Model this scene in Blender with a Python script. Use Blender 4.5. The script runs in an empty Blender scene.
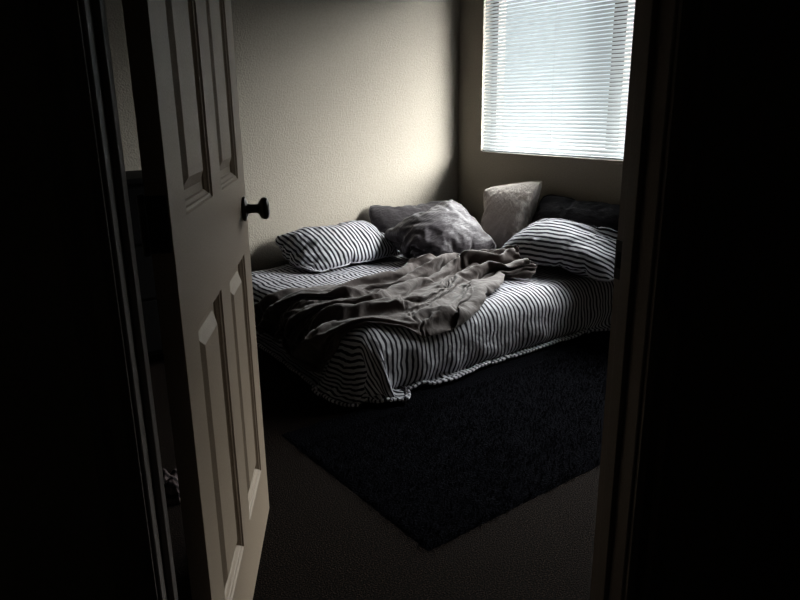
import bpy, bmesh, math, random
import numpy as np
from mathutils import Matrix, Vector, noise

SC = bpy.context.scene
C = SC.collection
PI = math.pi

# ------------------------------------------------------------------ helpers
def link(name, me, mat=None, parent=None):
    o = bpy.data.objects.new(name, me)
    C.objects.link(o)
    if mat is not None:
        me.materials.append(mat)
    if parent is not None:
        o.parent = parent
    return o

def obj(name, bm, mat=None, parent=None, smooth=False):
    bmesh.ops.recalc_face_normals(bm, faces=bm.faces[:])
    me = bpy.data.meshes.new(name)
    bm.to_mesh(me)
    bm.free()
    if smooth:
        for p in me.polygons:
            p.use_smooth = True
    return link(name, me, mat, parent)

def tag(o, label=None, cat=None, group=None, kind=None):
    if label: o['label'] = label
    if cat: o['category'] = cat
    if group: o['group'] = group
    if kind: o['kind'] = kind
    return o

def empty(name, loc=(0, 0, 0), rz=0):
    o = bpy.data.objects.new(name, None)
    C.objects.link(o)
    o.location = loc
    o.rotation_euler = (0, 0, rz)
    o.empty_display_size = .1
    return o

def add_box(bm, x0, x1, y0, y1, z0, z1, bev=0, seg=2):
    r = bmesh.ops.create_cube(bm, size=1)
    vs = r['verts']
    for v in vs:
        v.co = Vector((x0 + (v.co.x + .5) * (x1 - x0), y0 + (v.co.y + .5) * (y1 - y0), z0 + (v.co.z + .5) * (z1 - z0)))
    if bev:
        es = list({e for v in vs for e in v.link_edges})
        bmesh.ops.bevel(bm, geom=es, offset=bev, segments=seg, profile=.5, affect='EDGES')
    return bm

def box(name, x0, x1, y0, y1, z0, z1, mat, parent=None, bev=0, seg=2):
    return obj(name, add_box(bmesh.new(), x0, x1, y0, y1, z0, z1, bev, seg), mat, parent)

def add_lathe(bm, prof, origin, axis, n=28):
    """prof: (distance along axis, radius)"""
    a = Vector(axis).normalized()
    t = a.orthogonal().normalized()
    b = a.cross(t)
    rings = []
    for d, r in prof:
        c = Vector(origin) + a * d
        rings.append([bm.verts.new(c + (t * math.cos(2 * PI * k / n) + b * math.sin(2 * PI * k / n)) * max(r, 1e-4)) for k in range(n)])
    for p, q in zip(rings, rings[1:]):
        for k in range(n):
            bm.faces.new((p[k], p[(k + 1) % n], q[(k + 1) % n], q[k]))
    bm.faces.new(rings[0])
    bm.faces.new(rings[-1])
    return bm

def add_tube(bm, pts, r, n=6):
    pts = [Vector(p) for p in pts]
    rings = []
    for i, p in enumerate(pts):
        d = (pts[min(i + 1, len(pts) - 1)] - pts[max(i - 1, 0)])
        d = d.normalized() if d.length > 1e-9 else Vector((0, 0, 1))
        t = d.cross(Vector((0, 0, 1)))
        t = t.normalized() if t.length > 1e-3 else Vector((1, 0, 0))
        b = d.cross(t)
        rings.append([bm.verts.new(p + (t * math.cos(2 * PI * k / n) + b * math.sin(2 * PI * k / n)) * r) for k in range(n)])
    for p, q in zip(rings, rings[1:]):
        for k in range(n):
            bm.faces.new((p[k], p[(k + 1) % n], q[(k + 1) % n], q[k]))
    bm.faces.new(rings[0]); bm.faces.new(rings[-1])
    return bm

# ------------------------------------------------------------------ materials
def new_mat(name, col, rough=.6, metal=0.0, spec=.3):
    m = bpy.data.materials.new(name)
    m.use_nodes = True
    b = m.node_tree.nodes['Principled BSDF']
    b.inputs['Base Color'].default_value = (*col, 1)
    b.inputs['Roughness'].default_value = rough
    b.inputs['Metallic'].default_value = metal
    b.inputs['Specular IOR Level'].default_value = spec
    return m, m.node_tree.nodes, m.node_tree.links, b

def bump_noise(N, L, b, scale, strength, dist=.01, detail=4, coord='Object', stretch=None):
    tc = N.new('ShaderNodeTexCoord')
    nz = N.new('ShaderNodeTexNoise')
    nz.inputs['Scale'].default_value = scale
    nz.inputs['Detail'].default_value = detail
    src = tc.outputs[coord]
    if stretch:
        mp = N.new('ShaderNodeMapping')
        mp.inputs['Scale'].default_value = stretch
        L.new(src, mp.inputs['Vector'])
        src = mp.outputs['Vector']
    L.new(src, nz.inputs['Vector'])
    bp = N.new('ShaderNodeBump')
    bp.inputs['Strength'].default_value = strength
    bp.inputs['Distance'].default_value = dist
    L.new(nz.outputs['Fac'], bp.inputs['Height'])
    L.new(bp.outputs['Normal'], b.inputs['Normal'])
    return nz, bp

def mottle(N, L, b, nz, c0, c1, lo=.35, hi=.65):
    r = N.new('ShaderNodeValToRGB')
    r.color_ramp.elements[0].position = lo
    r.color_ramp.elements[1].position = hi
    r.color_ramp.elements[0].color = (*c0, 1)
    r.color_ramp.elements[1].color = (*c1, 1)
    L.new(nz.outputs['Fac'], r.inputs['Fac'])
    L.new(r.outputs['Color'], b.inputs['Base Color'])

def paint_mat(name, col, bump=.25, scale=170, rough=.75):
    m, N, L, b = new_mat(name, col, rough, spec=.2)
    nz, bp = bump_noise(N, L, b, scale, bump, .004, 3)
    mottle(N, L, b, nz, tuple(c * .93 for c in col), tuple(min(1, c * 1.05) for c in col))
    return m

M_WALL = paint_mat('beige_wall_paint', (.235, .209, .174), .9, 110)
M_CEIL = paint_mat('ceiling_paint', (.16, .145, .13), .5, 90)
M_DOOR = paint_mat('door_paint', (.38, .30, .225), .12, 240, .5)
M_TRIM = paint_mat('trim_paint', (.19, .165, .15), .08, 200, .45)
M_BRONZE = new_mat('dark_bronze', (.018, .015, .013), .28, .8, .5)[0]
M_STEEL = new_mat('dull_steel', (.12, .11, .10), .35, 1.0)[0]
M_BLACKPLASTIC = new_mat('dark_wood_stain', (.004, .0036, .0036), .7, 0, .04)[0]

def carpet_mat():
    m, N, L, b = new_mat('brown_carpet', (.05, .035, .028), .95, spec=.05)
    nz, bp = bump_noise(N, L, b, 230, 1.0, .02, 4)
    mottle(N, L, b, nz, (.0012, .0008, .0006), (.042, .026, .019), .48, .72)
    return m
M_CARPET = carpet_mat()

def rug_mat():
    m, N, L, b = new_mat('black_shag', (.008, .008, .011), 1.0, spec=.0)
    nz, bp = bump_noise(N, L, b, 160, 1.0, .02, 5)
    mottle(N, L, b, nz, (.002, .002, .0026), (.009, .0093, .0115), .4, .75)
    return m
M_RUG = rug_mat()

def stripe_mat(name, axis, pitch, light, dark, duty=.5, wob=.0):
    m, N, L, b = new_mat(name, light, .85, spec=.1)
    uv = N.new('ShaderNodeUVMap'); uv.uv_map = 'rest'
    sp = N.new('ShaderNodeSeparateXYZ')
    L.new(uv.outputs['UV'], sp.inputs['Vector'])
    mu = N.new('ShaderNodeMath'); mu.operation = 'MULTIPLY'; mu.inputs[1].default_value = 2 * PI / pitch
    wn = N.new('ShaderNodeTexNoise'); wn.inputs['Scale'].default_value = 9; wn.inputs['Detail'].default_value = 2
    L.new(uv.outputs['UV'], wn.inputs['Vector'])
    wm = N.new('ShaderNodeMath'); wm.operation = 'MULTIPLY_ADD'; wm.inputs[1].default_value = wob
    L.new(wn.outputs['Fac'], wm.inputs[0]); L.new(sp.outputs['X' if axis == 0 else 'Y'], wm.inputs[2])
    L.new(wm.outputs[0], mu.inputs[0])
    si = N.new('ShaderNodeMath'); si.operation = 'SINE'
    L.new(mu.outputs[0], si.inputs[0])
    r = N.new('ShaderNodeValToRGB')
    mr = N.new('ShaderNodeMapRange')
    mr.inputs['From Min'].default_value = -1; mr.inputs['From Max'].default_value = 1
    L.new(si.outputs[0], mr.inputs['Value'])
    L.new(mr.outputs[0], r.inputs['Fac'])
    r.color_ramp.elements[0].position = duty - .12
    r.color_ramp.elements[1].position = duty + .12
    r.color_ramp.elements[0].color = (*dark, 1)
    r.color_ramp.elements[1].color = (*light, 1)
    L.new(r.outputs['Color'], b.inputs['Base Color'])
    nz = N.new('ShaderNodeTexNoise'); nz.inputs['Scale'].default_value = 26; nz.inputs['Detail'].default_value = 5
    L.new(uv.outputs['UV'], nz.inputs['Vector'])
    bp = N.new('ShaderNodeBump'); bp.inputs['Strength'].default_value = .45; bp.inputs['Distance'].default_value = .02
    L.new(nz.outputs['Fac'], bp.inputs['Height'])
    L.new(bp.outputs['Normal'], b.inputs['Normal'])
    return m

def fabric_mat(name, col, rough=.8, spec=.2, sheen=0.0, nscale=22, stretch=(1, 1, 1), strength=.5):
    m, N, L, b = new_mat(name, col, rough, spec=spec)
    b.inputs['Sheen Weight'].default_value = sheen
    nz, bp = bump_noise(N, L, b, nscale, strength, .02, 5, 'UV', stretch)
    return m

WHITE = (.47, .47, .51)
INK = (.018, .016, .022)
M_DUVET = stripe_mat('striped_duvet_cotton', 0, .0235, WHITE, INK, .44, .035)
M_STR_A = stripe_mat('striped_pillowcase_cotton', 0, .0235, WHITE, INK, .5, .02)
M_STR_B = stripe_mat('striped_large_pillowcase_cotton', 1, .025, WHITE, INK, .5, .02)
M_PLUM = fabric_mat('plum_sateen', (.042, .034, .040), .58, .35, .15, 34, (1, 2.6, 1), .35)
M_CHARCOAL = fabric_mat('charcoal_fabric', (.026, .022, .024), .85, .15, .1, 18, (1, 1.5, 1), .6)
M_BLACKCASE = fabric_mat('near_black_fabric', (.012, .011, .013), .9, .1, 0, 18, (1, 1.5, 1), .5)
M_GREY = fabric_mat('light_grey_linen', (.39, .35, .325), .85, .1, .1, 40, (2.2, 1, 1), .4)
M_BROWN = fabric_mat('brown_jersey', (.050, .037, .034), .75, .2, .25, 30, (1, 1, 1), .3)

# ------------------------------------------------------------------ room layout
XW, YW, ZC = 3.228, 3.62, 2.44          # window wall plane, wall behind the bed, ceiling
ANG = math.radians(-25)                 # the door wall runs askew
J = Vector((.284, 1.062, 0))            # room-side corner of the hinge jamb
wv = Vector((math.cos(ANG), math.sin(ANG), 0))
mv = Vector((-math.sin(ANG), math.cos(ANG), 0))
OPEN, OH, TH = .81, 2.06, .115          # opening width, height, wall thickness
DW = Matrix.Translation(J) @ Matrix.Rotation(ANG, 4, 'Z')   # door wall frame: x along wall, y into room

def st(o): return tag(o, kind='structure')

st(box('floor', -2.6, 4.2, -3.2, 4.0, -.12, 0, M_CARPET))
st(box('ceiling', -2.6, 4.2, -3.2, 4.0, ZC, ZC + .1, M_CEIL))
st(box('wall_left', -.70, XW, YW, YW + .12, 0, ZC, M_WALL))
WY0, WY1, WZ0, WZ1 = 1.45, 3.394, .884, 2.10
bm = bmesh.new()
add_box(bm, XW, XW + .16, WY1, YW + .12, 0, ZC)
add_box(bm, XW, XW + .16, -2.6, WY0, 0, ZC)
add_box(bm, XW, XW + .16, WY0, WY1, 0, WZ0)
add_box(bm, XW, XW + .16, WY0, WY1, WZ1, ZC)
st(obj('wall_window', bm, M_WALL))
st(box('wall_back', -.82, -.70, 1.40, YW + .12, 0, ZC, M_WALL))
bm = bmesh.new()
add_box(bm, -1.2, -.02, -TH, 0, 0, ZC)
add_box(bm, OPEN + .02, 3.30, -TH, 0, 0, ZC)
add_box(bm, -.02, OPEN + .02, -TH, 0, OH + .02, ZC)
o = st(obj('wall_door', bm, M_WALL)); o.matrix_world = DW
for nm, a in (('wall_hall_rear', (-1.3, 3.4, -1.75, -1.65)), ('wall_hall_left', (-1.3, -1.2, -1.75, 0)), ('wall_hall_right', (3.05, 3.15, -1.75, -TH))):
    o = st(box(nm, a[0], a[1], a[2], a[3], 0, ZC, M_WALL)); o.matrix_world = DW

# baseboards inside the room
def baseboard(name, L_, T):
    bm = bmesh.new()
    pr = [(0, 0), (.014, 0), (.014, .065), (.008, .082), (0, .085)]
    a = [bm.verts.new((0, y, z)) for y, z in pr]; b = [bm.verts.new((L_, y, z)) for y, z in pr]
    for i in range(5): bm.faces.new((a[i], a[(i + 1) % 5], b[(i + 1) % 5], b[i]))
    bm.faces.new(a); bm.faces.new(b)
    o = st(obj(name, bm, M_TRIM)); o.matrix_world = T
    return o
baseboard('baseboard_left', XW + .70, Matrix.Translation((XW, YW, 0)) @ Matrix.Rotation(PI, 4, 'Z'))
baseboard('baseboard_window', YW + .2, Matrix.Translation((XW, -.2, 0)) @ Matrix.Rotation(PI / 2, 4, 'Z'))
baseboard('baseboard_door', 2.2, DW @ Matrix.Translation((OPEN + .075, 0, 0)))

# ------------------------------------------------------------------ door frame: jambs, stops and casings
fr = st(empty('trim_1')); fr.matrix_world = DW
tag(fr, 'dark painted frame round the open bedroom doorway', 'door frame')
box('jamb', -.02, 0, -TH, 0, 0, OH + .02, M_TRIM, fr, .002, 1)
box('jamb', OPEN, OPEN + .02, -TH, 0, 0, OH + .02, M_TRIM, fr, .002, 1)
box('jamb', 0, OPEN, -TH, 0, OH, OH + .02, M_TRIM, fr, .002, 1)
box('stop', 0, .011, -.072, -.038, 0, OH, M_TRIM, fr, .002, 2)
box('stop', OPEN - .011, OPEN, -.072, -.038, 0, OH, M_TRIM, fr, .002, 2)
box('stop', .011, OPEN - .011, -.072, -.038, OH - .011, OH, M_TRIM, fr, .002, 2)
def casing(x0, x1, y0, sgn, z0, z1, horiz=False):
    bm = bmesh.new()
    steps = [(0, .008), (.012, .012), (.030, .012), (.042, .016), (.057, .016)]
    lo = [(a, d) for a, d in steps]
    def P(a, d, end):
        y = y0 + sgn * d
        if horiz: return ((x0 if end == 0 else x1), y, z0 + a)
        return (x0 + (x1 - x0) * a / .057, y, z0 if end == 0 else z1)
    prof = lo + [(.057, 0), (0, 0)]
    r0 = [bm.verts.new(P(a, d, 0)) for a, d in prof]; r1 = [bm.verts.new(P(a, d, 1)) for a, d in prof]
    k = len(prof)
    for i in range(k): bm.faces.new((r0[i], r0[(i + 1) % k], r1[(i + 1) % k], r1[i]))
    bm.faces.new(r0); bm.faces.new(r1)
    return obj('casing', bm, M_TRIM, fr)
for y0, sg in ((0, 1), (-TH, -1)):
    casing(-.006, -.063, y0, sg, 0, OH + .063)
    casing(OPEN + .006, OPEN + .063, y0, sg, 0, OH + .063)
    casing(-.006, OPEN + .006, y0, sg, OH + .006, 0, True)
sp = box('strike_plate', OPEN - .0015, OPEN + .001, -.030, -.002, .895, .965, M_BRONZE, fr)
tag(sp, 'dark metal strike plate')
box('latch_hole', OPEN - .0020, OPEN - .0014, -.024, -.008, .915, .945, M_BLACKPLASTIC, sp)

# ------------------------------------------------------------------ the door, swung into the room
DWID, DHT, DT = .803, 2.03, .035
ddir = Vector((.5353, .8447, 0)).normalized()
dn = Vector((ddir.y, -ddir.x, 0))               # visible (hall) face normal
HC = Vector((.342, 1.045, .006))                # hall-face corner at the hinge edge
door = st(empty('door_1'))
tag(door, 'brown panelled bedroom door standing open with a dark knob', 'door')
door.matrix_world = Matrix(((ddir.x, -dn.x, 0, HC.x), (ddir.y, -dn.y, 0, HC.y), (0, 0, 1, HC.z), (0, 0, 0, 1)))
# local: x along the leaf from the hinge, y from the hall face (0) into the thickness (DT), z up
def door_leaf():
    bm = bmesh.new()
    S, MU = .105, .105
    pw = (DWID - 2 * S - MU) / 2
    xs = [0, S, S + pw, S + pw + MU, S + 2 * pw + MU, DWID]
    zs = [0, .190, .822, 1.018, 1.640, 1.735, 1.925, DHT]
    RINGS = [(0, 0), (.003, .0035), (.008, .0045), (.010, .0075), (.016, .012), (.018, .0155), (.034, .0155), (.056, .004), (.058, .003)]
    for side in (0, 1):
        def P(x, z, d): return bm.verts.new((x, d if side == 0 else DT - d, z))
        cache = {}
        def G(i, k):
            if (i, k) not in cache: cache[(i, k)] = P(xs[i], zs[k], 0)
            return cache[(i, k)]
        for i in range(5):
            for k in range(7):
                q = [G(i, k), G(i + 1, k), G(i + 1, k + 1), G(i, k + 1)]
                if i in (1, 3) and k in (1, 3, 5):
                    prev = q
                    for ins, d in RINGS[1:]:
                        ins = min(ins, (zs[k + 1] - zs[k]) * .38)
                        cur = [P(xs[i] + ins, zs[k] + ins, d), P(xs[i + 1] - ins, zs[k] + ins, d), P(xs[i + 1] - ins, zs[k + 1] - ins, d), P(xs[i] + ins, zs[k + 1] - ins, d)]
                        for e in range(4): bm.faces.new((prev[e], prev[(e + 1) % 4], cur[(e + 1) % 4], cur[e]))
                        prev = cur
                    bm.faces.new(prev)
                else:
                    bm.faces.new(q)
        if side == 0: first = dict(cache)
        else:
            A, B = first, cache
            loop = [(i, 0) for i in range(5)] + [(5, k) for k in range(7)] + [(i, 7) for i in range(5, 0, -1)] + [(0, k) for k in range(7, 0, -1)]
            for a, b in zip(loop, loop[1:] + loop[:1]):
                bm.faces.new((A[a], A[b], B[b], B[a]))
    return obj('door_panel', bm, M_DOOR, door)
door_leaf()
KZ, KX = .941 - .006, DWID - .062
def knob(sg):
    y0 = 0 if sg < 0 else DT
    bm = bmesh.new()
    add_lathe(bm, [(-.001, .030), (.003, .0325), (.007, .031), (.010, .024), (.012, .014), (.022, .0115), (.034, .0115), (.040, .014), (.044, .022), (.049, .0275), (.056, .0290), (.063, .0270), (.067, .020), (.068, .008)], (KX, y0, KZ), (0, sg, 0))
    k = obj('knob', bm, M_BRONZE, door, True)
    tag(k, 'dark bronze door knob')
knob(-1); knob(1)
lp = box('latch_plate', DWID - .0005, DWID + .001, .006, .030, KZ - .028, KZ + .028, M_BRONZE, door)
add = bmesh.new(); add_lathe(add, [(0, .007), (.009, .006)], (DWID, DT / 2, KZ), (1, 0, 0), 12)
obj('latch_bolt', add, M_STEEL, lp)
for hz in (.22, 1.02, 1.80):
    h = box('hinge', -.0015, .0005, .004, DT, hz - .045, hz + .045, M_BRONZE, door)
    bm = bmesh.new()
    add_lathe(bm, [(-.048, .003), (-.046, .0055), (-.016, .0055), (-.0155, .0048), (-.0145, .0055), (.0145, .0055), (.0155, .0048), (.016, .0055), (.046, .0055), (.048, .003)], (-.006, DT + .005, hz), (0, 0, 1), 12)
    obj('knuckle', bm, M_STEEL, h, True)

# ------------------------------------------------------------------ window
win = st(empty('window_1', (XW, 0, 0)))
tag(win, 'dark framed sliding window glowing behind the closed blind', 'window')
M_VINYL = new_mat('bronze_window_frame', (.10, .075, .058), .4)[0]
bm = bmesh.new()
fx0, fx1 = .085, .150
add_box(bm, fx0, fx1, WY0, WY0 + .05, WZ0, WZ1); add_box(bm, fx0, fx1, WY1 - .05, WY1, WZ0, WZ1)
add_box(bm, fx0, fx1, WY0 + .05, WY1 - .05, WZ0, WZ0 + .05); add_box(bm, fx0, fx1, WY0 + .05, WY1 - .05, WZ1 - .05, WZ1)
obj('window_frame', bm, M_VINYL, win)
MY = 2.415
box('meeting_stile', fx0 - .01, fx1 - .005, MY - .042, MY + .042, WZ0 + .05, WZ1 - .05, M_VINYL, win)
def glass_mat():
    m = bpy.data.materials.new('clear_glass'); m.use_nodes = True
    N, L = m.node_tree.nodes, m.node_tree.links
    N.clear()
    out = N.new('ShaderNodeOutputMaterial'); mx = N.new('ShaderNodeMixShader'); mx.inputs[0].default_value = .07
    t = N.new('ShaderNodeBsdfTransparent'); t.inputs[0].default_value = (.95, .97, .97, 1)
    g = N.new('ShaderNodeBsdfGlossy'); g.inputs['Roughness'].default_value = .02
    L.new(t.outputs[0], mx.inputs[1]); L.new(g.outputs[0], mx.inputs[2]); L.new(mx.outputs[0], out.inputs[0])
    return m
M_GLASS = glass_mat()
for a, b, x in ((WY0 + .05, MY - .042, .105), (MY + .042, WY1 - .05, .125)):
    box('pane', x, x + .004, a, b, WZ0 + .05, WZ1 - .05, M_GLASS, win)

# venetian blind
def slat_mat():
    m = bpy.data.materials.new('white_blind_slat'); m.use_nodes = True
    N, L = m.node_tree.nodes, m.node_tree.links
    N.clear()
    out = N.new('ShaderNodeOutputMaterial'); mx = N.new('ShaderNodeMixShader'); mx.inputs[0].default_value = SLAT_TRANS
    d = N.new('ShaderNodeBsdfDiffuse'); d.inputs[0].default_value = (.42, .44, .45, 1)
    t = N.new('ShaderNodeBsdfTranslucent'); t.inputs[0].default_value = (.75, .79, .815, 1)
    L.new(d.outputs[0], mx.inputs[1]); L.new(t.outputs[0], mx.inputs[2]); L.new(mx.outputs[0], out.inputs[0])
    return m
SLAT_TRANS, SLAT_TILT = .15, 44
M_SLAT = slat_mat()
bl = empty('window_blind', (XW + .016, 0, 0))
tag(bl, 'white venetian blind hanging shut over the bright bedroom window', 'blind')
SY0, SY1 = WY0 + .006, WY1 - .005
bm = bmesh.new()
pitch, sw = .0208, .0255
ta = math.radians(SLAT_TILT)
nsl = int((WZ1 - .035 - (WZ0 + .022)) / pitch)
for i in range(nsl):
    zc = WZ0 + .028 + i * pitch
    rows = []
    for s in (-.5, -.25, 0, .25, .5):
        dx, dz = s * sw * math.cos(ta), s * sw * math.sin(ta)
        cr = .0016 * (1 - (2 * s) ** 2)
        p = (dx - cr * math.sin(ta), dz + cr * math.cos(ta))
        rows.append([bm.verts.new((p[0], y, zc + p[1])) for y in (SY0, SY1)])
    for a, b in zip(rows, rows[1:]): bm.faces.new((a[0], a[1], b[1], b[0]))
o = obj('slats', bm, M_SLAT, bl, True)
box('head_rail', -.018, .018, SY0, SY1, WZ1 - .030, WZ1 - .002, M_VINYL, bl, .003)
box('bottom_rail', -.013, .013, SY0, SY1, WZ0 + .003, WZ0 + .015, M_SLAT, bl, .003)
for yy in (SY0 + .14, 2.10, 2.80, SY1 - .14):
    bm = bmesh.new()
    for xx in (-.0125, .0125): add_tube(bm, [(xx, yy, WZ0 + .010), (xx, yy, WZ1 - .02)], .0006, 5)
    obj('ladder_cord', bm, M_SLAT, bl)
bm = bmesh.new(); add_tube(bm, [(-.024, 1.75, 1.30), (-.024, 1.75, 2.06)], .004, 8)
obj('tilt_wand', bm, M_VINYL, bl, smooth=True)

# ------------------------------------------------------------------ the bed
def grid_mesh(name, V, nu, nv, su, sv, mat, parent=None, sub=1, thick=0):
    F = [(i * nv + j, (i + 1) * nv + j, (i + 1) * nv + j + 1, i * nv + j + 1) for i in range(nu - 1) for j in range(nv - 1)]
    me = bpy.data.meshes.new(name)
    me.from_pydata([tuple(map(float, p)) for p in V], [], F)
    uvl = me.uv_layers.new(name='rest')
    for lp_ in me.loops:
        i, j = divmod(lp_.vertex_index, nv)
        uvl.data[lp_.index].uv = (i / (nu - 1) * su, j / (nv - 1) * sv)
    for p in me.polygons: p.use_smooth = True
    o = link(name, me, mat, parent)
    if thick:
        s = o.modifiers.new('thick', 'SOLIDIFY'); s.thickness = thick; s.offset = -1
    if sub:
        s = o.modifiers.new('sub', 'SUBSURF'); s.levels = s.render_levels = sub
    return o

bed = empty('bed', (2.3, 2.87, 0))
tag(bed, 'low mattress bed pushed into the corner under the striped duvet', 'bed')
M_TICK = new_mat('mattress_ticking', (.20, .19, .19), .9)[0]
def child_box(name, x0, x1, y0, y1, z0, z1, mat, bev, seg):
    return box(name, x0 - 2.3, x1 - 2.3, y0 - 2.87, y1 - 2.87, z0, z1, mat, bed, bev, seg)
child_box('bed_base', 1.46, 3.18, 2.19, 3.57, .0, .07, M_BLACKPLASTIC, .006, 2)
child_box('mattress', 1.43, 3.19, 2.165, 3.58, .07, .272, M_TICK, .055, 4)

# ------------------------------------------------------------------ cloth settling: every soft thing is draped by the cloth solver
def sim_object(name, v, f):
    m = bpy.data.meshes.new(name)
    m.from_pydata([tuple(map(float, p)) for p in v], [], f)
    m.update()
    o = bpy.data.objects.new(name, m)
    C.objects.link(o)
    return o

COLLIDERS = []
def collider(o, thick=.006, fric=12):
    o.modifiers.new('c', 'COLLISION')
    s = o.collision
    s.thickness_outer = thick
    s.cloth_friction = fric
    s.damping = .6
    COLLIDERS.append(o)
    return o

def settle(v, f, frames, pins=None, pressure=0, gravity=1, mass=.3, tension=15, bend=.5, shear=5, shrink=0, selfc=False,
           dist=.006, quality=6, cq=3, air=1.0, fric=5, collide=True):
    for c in COLLIDERS: c.collision.use = collide
    o = sim_object('cloth', v, f)
    md = o.modifiers.new('cl', 'CLOTH')
    s = md.settings
    s.quality = quality; s.mass = mass
    s.tension_stiffness = tension; s.compression_stiffness = tension; s.shear_stiffness = shear; s.bending_stiffness = bend
    s.air_damping = air; s.effector_weights.gravity = gravity
    s.tension_damping = 5; s.compression_damping = 5; s.shear_damping = 5; s.bending_damping = .5
    s.shrink_min = shrink
    if pressure:
        s.use_pressure = True; s.uniform_pressure_force = pressure
    cs = md.collision_settings
    cs.use_collision = True; cs.distance_min = dist; cs.collision_quality = cq; cs.friction = fric
    cs.use_self_collision = selfc; cs.self_distance_min = dist; cs.self_friction = fric
    if pins is not None:
        vg = o.vertex_groups.new(name='pin'); vg.add([int(i) for i in pins], 1, 'REPLACE'); s.vertex_group_mass = 'pin'
    md.point_cache.frame_start = 1; md.point_cache.frame_end = frames + 5
    SC.frame_start = 1; SC.frame_end = frames + 5
    for fr_ in range(1, frames + 1): SC.frame_set(fr_)
    e = o.evaluated_get(bpy.context.evaluated_depsgraph_get())
    m = e.to_mesh()
    a = np.empty(len(m.vertices) * 3)
    m.vertices.foreach_get('co', a)
    e.to_mesh_clear()
    me = o.data
    bpy.data.objects.remove(o); bpy.data.meshes.remove(me)
    SC.frame_set(1)
    return a.reshape(-1, 3)

def grid_faces(nu, nv):
    return [(i * nv + j, (i + 1) * nv + j, (i + 1) * nv + j + 1, i * nv + j + 1) for i in range(nu - 1) for j in range(nv - 1)]

def nz3(x, y, z): return noise.noise(Vector((x, y, z)))

for bx in ((-1, 5, -1, 5, -.2, 0), (-1, 5, YW, YW + .2, -.2, 2), (XW, XW + .2, -1, 5, -.2, 2), (1.03, 3.10, 1.26, 2.145, -.1, .010)):
    o = box('hold', *bx, None); collider(o, .004)
collider(obj('hold', add_box(bmesh.new(), 1.42, 3.19, 2.16, 3.585, .005, .285, .10, 5)), .006, 20)

# duvet: u from the left end towards the window, v from the front edge towards the wall
NU, NV = 108, 90
DLX, DLY = 2.01, 1.655
def make_duvet():
    X0, X1, Y0, Y1 = 3.205 - DLX, 3.205, 3.60 - DLY, 3.60
    P = np.zeros((NU, NV, 3))
    for i in range(NU):
        for j in range(NV):
            u, v = i / (NU - 1), j / (NV - 1)
            px, py, R_ = u * DLX, v * DLY, .44
            a, b_ = R_ - px, R_ - py
            if a > 0 and b_ > 0:                       # the duvet's rounded corner
                k = max(a, b_) / math.hypot(a, b_)
                px, py = R_ - a * k, R_ - b_ * k
            P[i, j] = (X0 + px + .016 * nz3(u * 6, v * 5, 3.1), Y0 + py + .012 * nz3(u * 9, v * 7, 8.2),
                       .345 + .07 * nz3(u * 6, v * 5, 1.7) + .02 * nz3(u * 15, v * 13, 4.4))
    pins = [(NU - 1) * NV + j for j in range(NV) if P[NU - 1, j, 1] > 2.3][::3]
    V = settle(P.reshape(-1, 3), grid_faces(NU, NV), 42, mass=.45, tension=25, bend=2.5, shear=6, shrink=-.05, quality=5, air=1.5, fric=15)
    return pucker(V)

def pucker(V):
    """the soft ripples and pull lines of a washed cotton cover"""
    G_ = V.reshape(NU, NV, 3)
    t1 = np.gradient(G_, axis=0); t2 = np.gradient(G_, axis=1)
    n = np.cross(t1, t2); n /= np.linalg.norm(n, axis=2, keepdims=True) + 1e-9
    out = G_.copy()
    for i in range(NU):
        for j in range(NV):
            x, y = i / (NU - 1) * DLX, j / (NV - 1) * DLY
            side = 1 - min(1, max(0, (G_[i, j, 2] - .12) / .15))
            d = .010 * nz3(x * 10 + y * 4, y * 10, 2.5) + .006 * nz3(x * 21, y * 24, 6.1)
            d += .012 * max(0, 1 - abs(nz3(x * 5 + y * 2.5, y * 3.2 - x, 7.7)) * 5) * (.4 + .6 * nz3(x * 3, y * 3, 1.1))
            d += side * .014 * nz3(x * 11 + 2 * y, y * 2.5, 5.9)
            out[i, j] += n[i, j] * (abs(d) * .5 + d * .5 + .003)
    out[:, :, 2] = np.maximum(out[:, :, 2], np.where((out[:, :, 0] > 1.02) & (out[:, :, 1] > 1.25), .017, .006))
    out[:, :, 1] = np.minimum(out[:, :, 1], YW - .012)
    out[:, :, 0] = np.minimum(out[:, :, 0], XW - .008)
    return out.reshape(-1, 3)

# pillows: two sheets sharing their border, blown up and laid down
PN, PM = 44, 32
def pillow_topology():
    idx = {}
    for s in (0, 1):
        for i in range(PN):
            for j in range(PM):
                if s and (i in (0, PN - 1) or j in (0, PM - 1)): continue
                idx[(s, i, j)] = len(idx)
    g = lambda s, i, j: idx.get((s, i, j), idx[(0, i, j)])
    F = []
    for i in range(PN - 1):
        for j in range(PM - 1):
            F.append((g(0, i, j), g(0, i + 1, j), g(0, i + 1, j + 1), g(0, i, j + 1)))
            F.append((g(1, i, j), g(1, i, j + 1), g(1, i + 1, j + 1), g(1, i + 1, j)))
    return idx, F

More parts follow.
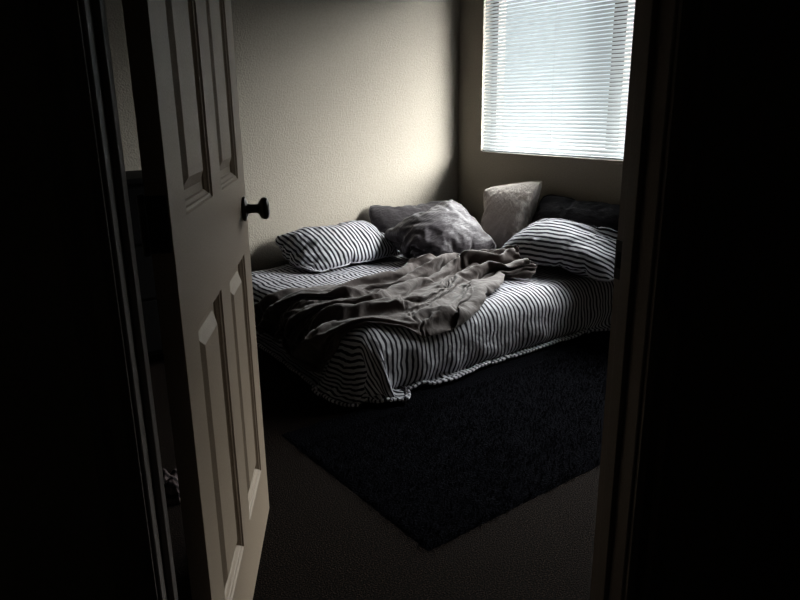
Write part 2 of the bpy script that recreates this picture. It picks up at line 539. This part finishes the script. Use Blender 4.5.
def make_pillow(L_, W_, c, e1, n, p, seed, ruck=1.0, shrink=-.06, frames=12, grav=.5, bend=.12, soft=.55, bulge=.09, crease=0.0, turn=0.0):
    idx, F = pillow_topology()
    V = np.zeros((len(idx), 3))
    for (s, i, j), k in idx.items():
        a, b = i / (PN - 1) * 2 - 1, j / (PM - 1) * 2 - 1
        bd = i in (0, PN - 1) or j in (0, PM - 1)
        z = 0 if bd else (.03 if s == 0 else -.03) * (1 - a ** 4) * (1 - b ** 4) + .014 * ruck * nz3(a * 3, b * 3, seed + s * 3.3) + .006 * ruck * nz3(a * 8, b * 8, seed + s * 5.1)
        x, y, R_ = a * L_ / 2 * (1 + bulge * (1 - b * b)), b * W_ / 2 * (1 + bulge * (1 - a * a)), .08
        p_, q_ = abs(x) - (L_ / 2 - R_), abs(y) - (W_ / 2 - R_)
        if p_ > 0 and q_ > 0:                      # softened corners
            kk = 1 - soft * (1 - max(p_, q_) / math.hypot(p_, q_))
            x, y = math.copysign(L_ / 2 - R_ + p_ * kk, x), math.copysign(W_ / 2 - R_ + q_ * kk, y)
        V[k] = (x, y, z)
    V = settle(V, F, 22, pressure=p, gravity=0, mass=.25, tension=12, bend=bend, shear=2, shrink=shrink, dist=.003, air=4, quality=5, collide=False)
    e1 = Vector(e1).normalized(); n = Vector(n); n = (n - n.dot(e1) * e1).normalized(); e2 = n.cross(e1)
    P = V @ np.array([e1, e2, n]) + np.array(c)
    if frames:
        P = settle(P, F, frames, pressure=p * .8, gravity=grav, mass=.25, tension=12, bend=bend, shear=2, shrink=shrink, dist=.005, air=3, fric=40, quality=5)
    if crease:                                        # creases pulled across the case
        nrm = np.zeros_like(P)
        for f in F:
            a, b, c_, d_ = P[list(f)]
            k = np.cross(c_ - a, d_ - b)
            for q in f: nrm[q] += k
        nrm /= np.linalg.norm(nrm, axis=1, keepdims=True) + 1e-12
        ct, sn = math.cos(turn), math.sin(turn)
        for (s, i, j), k in idx.items():
            x, y = i / (PN - 1) * L_, j / (PM - 1) * W_
            p_, q_ = x * ct + y * sn, -x * sn + y * ct
            e = min(i, PN - 1 - i, j, PM - 1 - j) / 4
            r = 1 - min(1, abs(nz3(p_ * 5 + .6 * nz3(x * 6, y * 6, seed), q_ * 17, seed + s * 2.7)) * 3.2)
            P[k] += nrm[k] * crease * min(1, e) * (r * (.5 + .5 * nz3(x * 5, y * 5, seed + 9)) - .2)
    P[:, 0] = np.minimum(P[:, 0], XW - .006); P[:, 1] = np.minimum(P[:, 1], YW - .006)
    return P, F

# blanket: gathered into deep folds that run along the bed, then dropped on it
BU, BV = 116, 80
def make_blanket(FW=1.40, nf=4.6, z0=.46, amax=.10, bend=.06, frames=32, shrink=-.02):
    st_ = [(0.00, 1.24, 2.72, -.02, .33), (0.22, 1.47, 2.68, -.03, .34), (0.42, 1.70, 2.45, -.03, .40), (0.60, 2.00, 2.50, .08, .31),
           (0.76, 2.32, 2.57, .14, .23), (0.90, 2.58, 2.50, .11, .14), (1.00, 2.84, 2.32, .05, .08)]
    us = [s[0] for s in st_]
    u = np.linspace(0, 1, BU)
    def eased(k):
        y = np.interp(u, us, [q[k] for q in st_])
        return np.array([y[max(0, i - 4):i + 5].mean() for i in range(BU)])
    cx, cy, hx, hy = eased(1), eased(2), eased(3), eased(4)
    P = np.zeros((BU, BV, 3))
    for i in range(BU):
        hw = math.hypot(hx[i], hy[i]) * 2
        ratio = max(1.15, FW / hw)
        amp = min(amax, hw / nf * .26 * math.sqrt(ratio ** 2 - 1))
        for j in range(BV):
            v = j / (BV - 1) * 2 - 1
            w = v + .22 * nz3(u[i] * 3.1, v * 1.7, 3.3) * (1 - abs(v))
            ph = (v * nf + 1.5 * nz3(u[i] * 3.6, v * 2.1, 9.1) + .4 * math.sin(u[i] * 6)) * PI
            a = amp * (.75 + .6 * nz3(u[i] * 5, v * 3, 2.2))
            P[i, j] = (cx[i] + hx[i] * w + .03 * nz3(u[i] * 7, v * 3, 1), cy[i] + hy[i] * w,
                       z0 + a * math.sin(ph) + .03 * nz3(u[i] * 6, v * 3, 5.5))
    return settle(P.reshape(-1, 3), grid_faces(BU, BV), frames, mass=.25, tension=8, bend=bend, shear=1.5, shrink=shrink, selfc=True, dist=.006, air=1.5, fric=60, quality=5, cq=2)

DV = make_duvet()
collider(sim_object('hold', DV, grid_faces(NU, NV)), .008, 25)
duvet = grid_mesh('duvet', DV, NU, NV, DLX, DLY, M_DUVET, None, 1, .010)
tag(duvet, 'black and white striped duvet spread over the low bed, hem on the floor', 'duvet')
# piped edge along the front and the left end
G = DV.reshape(NU, NV, 3)
def hem(path, uvx):
    bm = bmesh.new()
    r, n = .0075, 6
    pts = [Vector(p) + Vector((0, 0, .003)) for p in path]
    rings = []
    uvl = bm.loops.layers.uv.new('rest')
    for i, p in enumerate(pts):
        d = (pts[min(i + 1, len(pts) - 1)] - pts[max(i - 1, 0)]).normalized()
        t = d.cross(Vector((0, 0, 1))); t = t.normalized() if t.length > 1e-3 else Vector((1, 0, 0)); b = d.cross(t)
        rings.append([bm.verts.new(p + (t * math.cos(2 * PI * k / n) + b * math.sin(2 * PI * k / n)) * r) for k in range(n)])
    for i in range(len(pts) - 1):
        for k in range(n):
            f = bm.faces.new((rings[i][k], rings[i][(k + 1) % n], rings[i + 1][(k + 1) % n], rings[i + 1][k]))
            for lp_, q in zip(f.loops, (i, i, i + 1, i + 1)): lp_[uvl].uv = (uvx[q], 0)
    o = obj('hem', bm, M_DUVET, duvet, True)
hem([G[i, 0] for i in range(NU)], [i / (NU - 1) * DLX for i in range(NU)])
hem([G[i, 0] + np.array((0, -.014, -.02 if G[i, 0][2] > .04 else 0)) for i in range(12, NU)], [i / (NU - 1) * DLX for i in range(12, NU)])
hem([G[0, j] for j in range(NV - 1, -1, -1)], [j / (NV - 1) * DLY for j in range(NV - 1, -1, -1)])

# ------------------------------------------------------------------ pillows
# key: length, width, centre, length direction, face normal, pressure, seed
PILLOWS = {
    'charcoal': dict(L_=.74, W_=.42, c=(2.78, 3.465, .485), e1=(1, .0, 0), n=(0, -.82, .55), p=3.0, seed=2.1, frames=8, shrink=-.02, crease=.010, turn=.3),
    'black': dict(L_=.74, W_=.42, c=(3.125, 2.43, .51), e1=(0, -1, 0), n=(-.93, 0, .34), p=1.8, seed=4.4, frames=5, shrink=-.02),
    'left': dict(L_=.66, W_=.44, c=(2.09, 3.40, .46), e1=(1, .08, 0), n=(0, -.36, .85), p=8.0, seed=1.2, frames=10, shrink=-.04, ruck=1.4, soft=.4, crease=.012, turn=1.3),
    'plum': dict(L_=.56, W_=.50, c=(2.57, 3.03, .455), e1=(.76, -.16, .26), n=(.02, -.50, .82), p=3.6, seed=6.7, frames=8, ruck=1.8, shrink=-.04, crease=.016, turn=.25),
    'grey': dict(L_=.44, W_=.46, c=(3.04, 2.93, .53), e1=(0.22, -1, .16), n=(-.85, -.30, .34), p=1.9, seed=8.1, frames=5, ruck=.7, shrink=-.01, soft=.25, bulge=.03, crease=.012, turn=.75),
    'right': dict(L_=.74, W_=.46, c=(2.95, 2.40, .42), e1=(.16, -.95, 0), n=(-.24, -.05, .95), p=5.0, seed=3.9, frames=7, shrink=-.02, ruck=.4, crease=.007, turn=1.2),
}

def pillow(name, key, mat, label, group=None):
    d = PILLOWS[key]
    L_, W_ = d['L_'], d['W_']
    idx, F = pillow_topology()
    V = make_pillow(**d)[0]
    collider(sim_object('hold', V, F), .006, 30)
    rest = [None] * len(idx)
    for (s_, i, j), k in idx.items(): rest[k] = (i / (PN - 1) * L_, j / (PM - 1) * W_)
    c = V.mean(0); c[2] = V[:, 2].min()
    me = bpy.data.meshes.new(name)
    me.from_pydata([tuple(map(float, p - c)) for p in V], [], F)
    uvl = me.uv_layers.new(name='rest')
    for lp_ in me.loops: uvl.data[lp_.index].uv = rest[lp_.vertex_index]
    for p in me.polygons: p.use_smooth = True
    o = link(name, me, mat)
    o.location = c
    # piped seam round the edge
    loop = [(i, 0) for i in range(PN)] + [(PN - 1, j) for j in range(1, PM)] + [(i, PM - 1) for i in range(PN - 2, -1, -1)] + [(0, j) for j in range(PM - 2, 0, -1)]
    bm = bmesh.new()
    P = [Vector(V[idx[(0, a, b)]] - c) for a, b in loop]
    add_tube(bm, P + P[:1], .0035, 6)
    sm = obj('seam', bm, mat, o, True)
    s = o.modifiers.new('sub', 'SUBSURF'); s.levels = s.render_levels = 2
    tag(o, label, 'pillow', group)
    return o
pillow('pillow', 'charcoal', M_CHARCOAL, 'charcoal grey pillow standing against the lit wall behind the plum pillow')
pillow('pillow', 'black', M_BLACKCASE, 'near-black pillow propped under the window behind the big striped pillow')
pillow('pillow', 'left', M_STR_A, 'striped pillow leaning on the lit wall, nearest the door knob')
pillow('pillow', 'plum', M_PLUM, 'wrinkled dark plum pillow leaning askew in front of the charcoal one')
pillow('pillow', 'grey', M_GREY, 'pale grey square pillow standing upright below the window')
pillow('pillow', 'right', M_STR_B, 'big puffy striped pillow on the front corner beside the door frame')

# ------------------------------------------------------------------ blanket
blk = grid_mesh('blanket', make_blanket(), BU, BV, 1.9, 1.35, M_BROWN, None, 1, .004)
tag(blk, 'crumpled dark brown blanket heaped across the striped duvet', 'blanket')

for o in COLLIDERS: bpy.data.objects.remove(o)

# ------------------------------------------------------------------ rug
RX0, RX1, RY0, RY1 = 1.03, 3.10, 1.262, 2.145
def rug():
    nx, ny = 170, 76
    bm = bmesh.new()
    vs = []
    for i in range(nx + 1):
        row = []
        for j in range(ny + 1):
            x = RX0 + (RX1 - RX0) * i / nx; y = RY0 + (RY1 - RY0) * j / ny
            e = min(i, nx - i, j, ny - j)
            z = .001 if e == 0 else .0075 + .004 * noise.noise(Vector((x * 55, y * 55, 0))) + .003 * noise.noise(Vector((x * 14, y * 14, 3)))
            x += .004 * noise.noise(Vector((x * 40, y * 40, 8))); y += .004 * noise.noise(Vector((x * 40, y * 40, 11)))
            row.append(bm.verts.new((x, y, z)))
        vs.append(row)
    for i in range(nx):
        for j in range(ny): bm.faces.new((vs[i][j], vs[i + 1][j], vs[i + 1][j + 1], vs[i][j + 1]))
    r = obj('rug', bm, M_RUG, None, True)
    tag(r, 'black shaggy rug lying on the brown carpet before the bed', 'rug')
    rnd = random.Random(4)
    bm = bmesh.new()
    for k in range(16000):
        x = rnd.uniform(RX0 - .004, RX1); y = rnd.uniform(RY0 - .004, 2.02)
        a = rnd.uniform(0, 2 * PI); l = rnd.uniform(.010, .022); ln = rnd.uniform(.006, .018)
        t = Vector((math.cos(a + PI / 2), math.sin(a + PI / 2), 0)) * .0014
        p = Vector((x, y, .005)); q = p + Vector((math.cos(a) * ln * .5, math.sin(a) * ln * .5, l * .6)); e = p + Vector((math.cos(a) * ln, math.sin(a) * ln, l * .75))
        v = [bm.verts.new(p - t), bm.verts.new(p + t), bm.verts.new(q + t * .8), bm.verts.new(q - t * .8), bm.verts.new(e)]
        bm.faces.new((v[0], v[1], v[2], v[3])); bm.faces.new((v[3], v[2], v[4]))
    me = bpy.data.meshes.new('pile'); bm.to_mesh(me); bm.free()
    p = link('pile', me, M_RUG, r); p['kind'] = 'stuff'
rug()

# ------------------------------------------------------------------ behind the door: a dark dresser and a dropped garment
dr = empty('dresser', (.83, 3.37, 0))
tag(dr, 'dark dresser against the wall, glimpsed through the hinge gap of the door', 'dresser')
dw, dd, dh = .62, .42, .895
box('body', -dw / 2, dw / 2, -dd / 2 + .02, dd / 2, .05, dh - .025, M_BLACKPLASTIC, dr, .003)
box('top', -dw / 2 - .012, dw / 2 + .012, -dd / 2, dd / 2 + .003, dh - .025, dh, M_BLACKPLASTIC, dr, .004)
for sx in (-1, 1):
    for sy in (-1, 1):
        box('leg', sx * (dw / 2 - .03) - .02, sx * (dw / 2 - .03) + .02, sy * (dd / 2 - .045) - .02, sy * (dd / 2 - .045) + .02, 0, .052, M_BLACKPLASTIC, dr)
for k in range(3):
    z0 = .075 + k * .262
    d_ = box('drawer', -dw / 2 + .02, dw / 2 - .02, -dd / 2 + .004, -dd / 2 + .022, z0, z0 + .25, M_BLACKPLASTIC, dr, .003)
    bm = bmesh.new(); add_lathe(bm, [(0, .006), (.014, .006), (.018, .014), (.026, .013), (.028, .004)], (0, -dd / 2 + .004, z0 + .125), (0, -1, 0), 14)
    obj('drawer_knob', bm, M_STEEL, d_, True)
def garment():
    bm = bmesh.new()
    n = 40; vs = []
    for i in range(n):
        row = []
        for j in range(n):
            a, b = i / (n - 1) * 2 - 1, j / (n - 1) * 2 - 1
            r = max(abs(a), abs(b))
            z = (1 - r ** 2.5) * .075 * (1 + .7 * noise.noise(Vector((a * 2, b * 2, 4)))) + .02 * abs(noise.noise(Vector((a * 5, b * 4, 7)))) * (1 - r ** 4) + .004
            row.append(bm.verts.new((a * .15 * (1 + .25 * noise.noise(Vector((a, b, 1)))), b * .11 * (1 + .3 * noise.noise(Vector((a, b, 9)))), max(z, .003))))
        vs.append(row)
    uvl = bm.loops.layers.uv.new('rest')
    for i in range(n - 1):
        for j in range(n - 1):
            f = bm.faces.new((vs[i][j], vs[i + 1][j], vs[i + 1][j + 1], vs[i][j + 1]))
            for lp_, (p, q) in zip(f.loops, ((i, j), (i + 1, j), (i + 1, j + 1), (i, j + 1))): lp_[uvl].uv = (p / n * .4, q / n * .4)
    o = obj('garment', bm, stripe_mat('pink_striped_jersey', 0, .05, (.10, .075, .075), (.012, .009, .010), .5), None, True)
    o.location = (.565, 2.02, 0); o.scale = (.5, .55, .7); o.rotation_euler = (0, 0, .9)
    s = o.modifiers.new('thick', 'SOLIDIFY'); s.thickness = .003
    tag(o, 'small crumpled pinkish striped garment on the floor behind the door', 'clothing')
garment()

# ------------------------------------------------------------------ light: overcast daylight through the blind
w = bpy.data.worlds.new('sky'); SC.world = w
w.use_nodes = True
N, L = w.node_tree.nodes, w.node_tree.links
bg = N['Background']
# cloudy sky with bright patches either side of the window
LOBES = [(-64, 14, 8.0, 200.0, .02, .24), (44, 60, 5.0, 165.0, .10, .36)]      # azimuth, elevation, tightness, strength, fade-in heights
tc = N.new('ShaderNodeTexCoord'); sp = N.new('ShaderNodeSeparateXYZ'); rp = N.new('ShaderNodeValToRGB')
L.new(tc.outputs['Generated'], sp.inputs[0])
L.new(sp.outputs['Z'], rp.inputs['Fac'])
e = rp.color_ramp.elements
e[0].position = 0.0; e[0].color = (.70, .82, .88, 1)
e[1].position = .17; e[1].color = (.74, .86, .92, 1)
ad = None
for az, el, tight, power, fade0, fade1 in LOBES:
    gate = N.new('ShaderNodeMapRange'); gate.interpolation_type = 'SMOOTHSTEP'
    gate.inputs['From Min'].default_value = fade0; gate.inputs['From Max'].default_value = fade1
    L.new(sp.outputs['Z'], gate.inputs['Value'])
    az, el = math.radians(az), math.radians(el)
    dt = N.new('ShaderNodeVectorMath'); dt.operation = 'DOT_PRODUCT'
    dt.inputs[1].default_value = (math.cos(az) * math.cos(el), math.sin(az) * math.cos(el), math.sin(el))
    L.new(tc.outputs['Generated'], dt.inputs[0])
    mx0 = N.new('ShaderNodeMath'); mx0.operation = 'MAXIMUM'; mx0.inputs[1].default_value = 0
    L.new(dt.outputs['Value'], mx0.inputs[0])
    pw_ = N.new('ShaderNodeMath'); pw_.operation = 'POWER'; pw_.inputs[1].default_value = tight
    L.new(mx0.outputs[0], pw_.inputs[0])
    sc_ = N.new('ShaderNodeMath'); sc_.operation = 'MULTIPLY'; sc_.inputs[1].default_value = power
    L.new(pw_.outputs[0], sc_.inputs[0])
    gt = N.new('ShaderNodeMath'); gt.operation = 'MULTIPLY'
    L.new(sc_.outputs[0], gt.inputs[0]); L.new(gate.outputs[0], gt.inputs[1])
    if ad is None: ad = gt
    else:
        sm0 = N.new('ShaderNodeMath'); sm0.operation = 'ADD'
        L.new(ad.outputs[0], sm0.inputs[0]); L.new(gt.outputs[0], sm0.inputs[1]); ad = sm0
tint = N.new('ShaderNodeVectorMath'); tint.operation = 'SCALE'
tint.inputs[0].default_value = (1.0, .99, .97)
L.new(ad.outputs[0], tint.inputs['Scale'])
sm_ = N.new('ShaderNodeVectorMath'); sm_.operation = 'ADD'
L.new(rp.outputs['Color'], sm_.inputs[0]); L.new(tint.outputs[0], sm_.inputs[1])
L.new(sm_.outputs[0], bg.inputs['Color'])
bg.inputs['Strength'].default_value = 1.0
pl = bpy.data.lights.new('daylight_portal', 'AREA'); pl.shape = 'RECTANGLE'; pl.size = WZ1 - WZ0; pl.size_y = WY1 - WY0
pl.cycles.is_portal = True
po = bpy.data.objects.new('daylight_portal', pl); C.objects.link(po)
po.location = (XW + .17, (WY0 + WY1) / 2, (WZ0 + WZ1) / 2)
po.rotation_euler = (0, PI / 2, 0)

# ------------------------------------------------------------------ camera (standing in the hall, looking through the doorway)
R = Matrix(((.79887664, .17703139, -.57485303, 0), (-.60134449, .2136937, -.76988298, 0), (-.01345098, .96072623, .27717176, 0), (0, 0, 0, 1)))
cd = bpy.data.cameras.new('camera'); cam = bpy.data.objects.new('camera', cd); C.objects.link(cam)
cd.sensor_width = 36; cd.lens = 30.6; cd.clip_start = .02
cam.matrix_world = Matrix.Translation((0, 0, 1.2)) @ R
SC.camera = cam

vs = SC.view_settings
SC.display_settings.display_device = 'sRGB'
vs.view_transform = 'Standard'; vs.look = 'None'; vs.exposure = 0.0; vs.gamma = 1.0; vs.use_curve_mapping = False
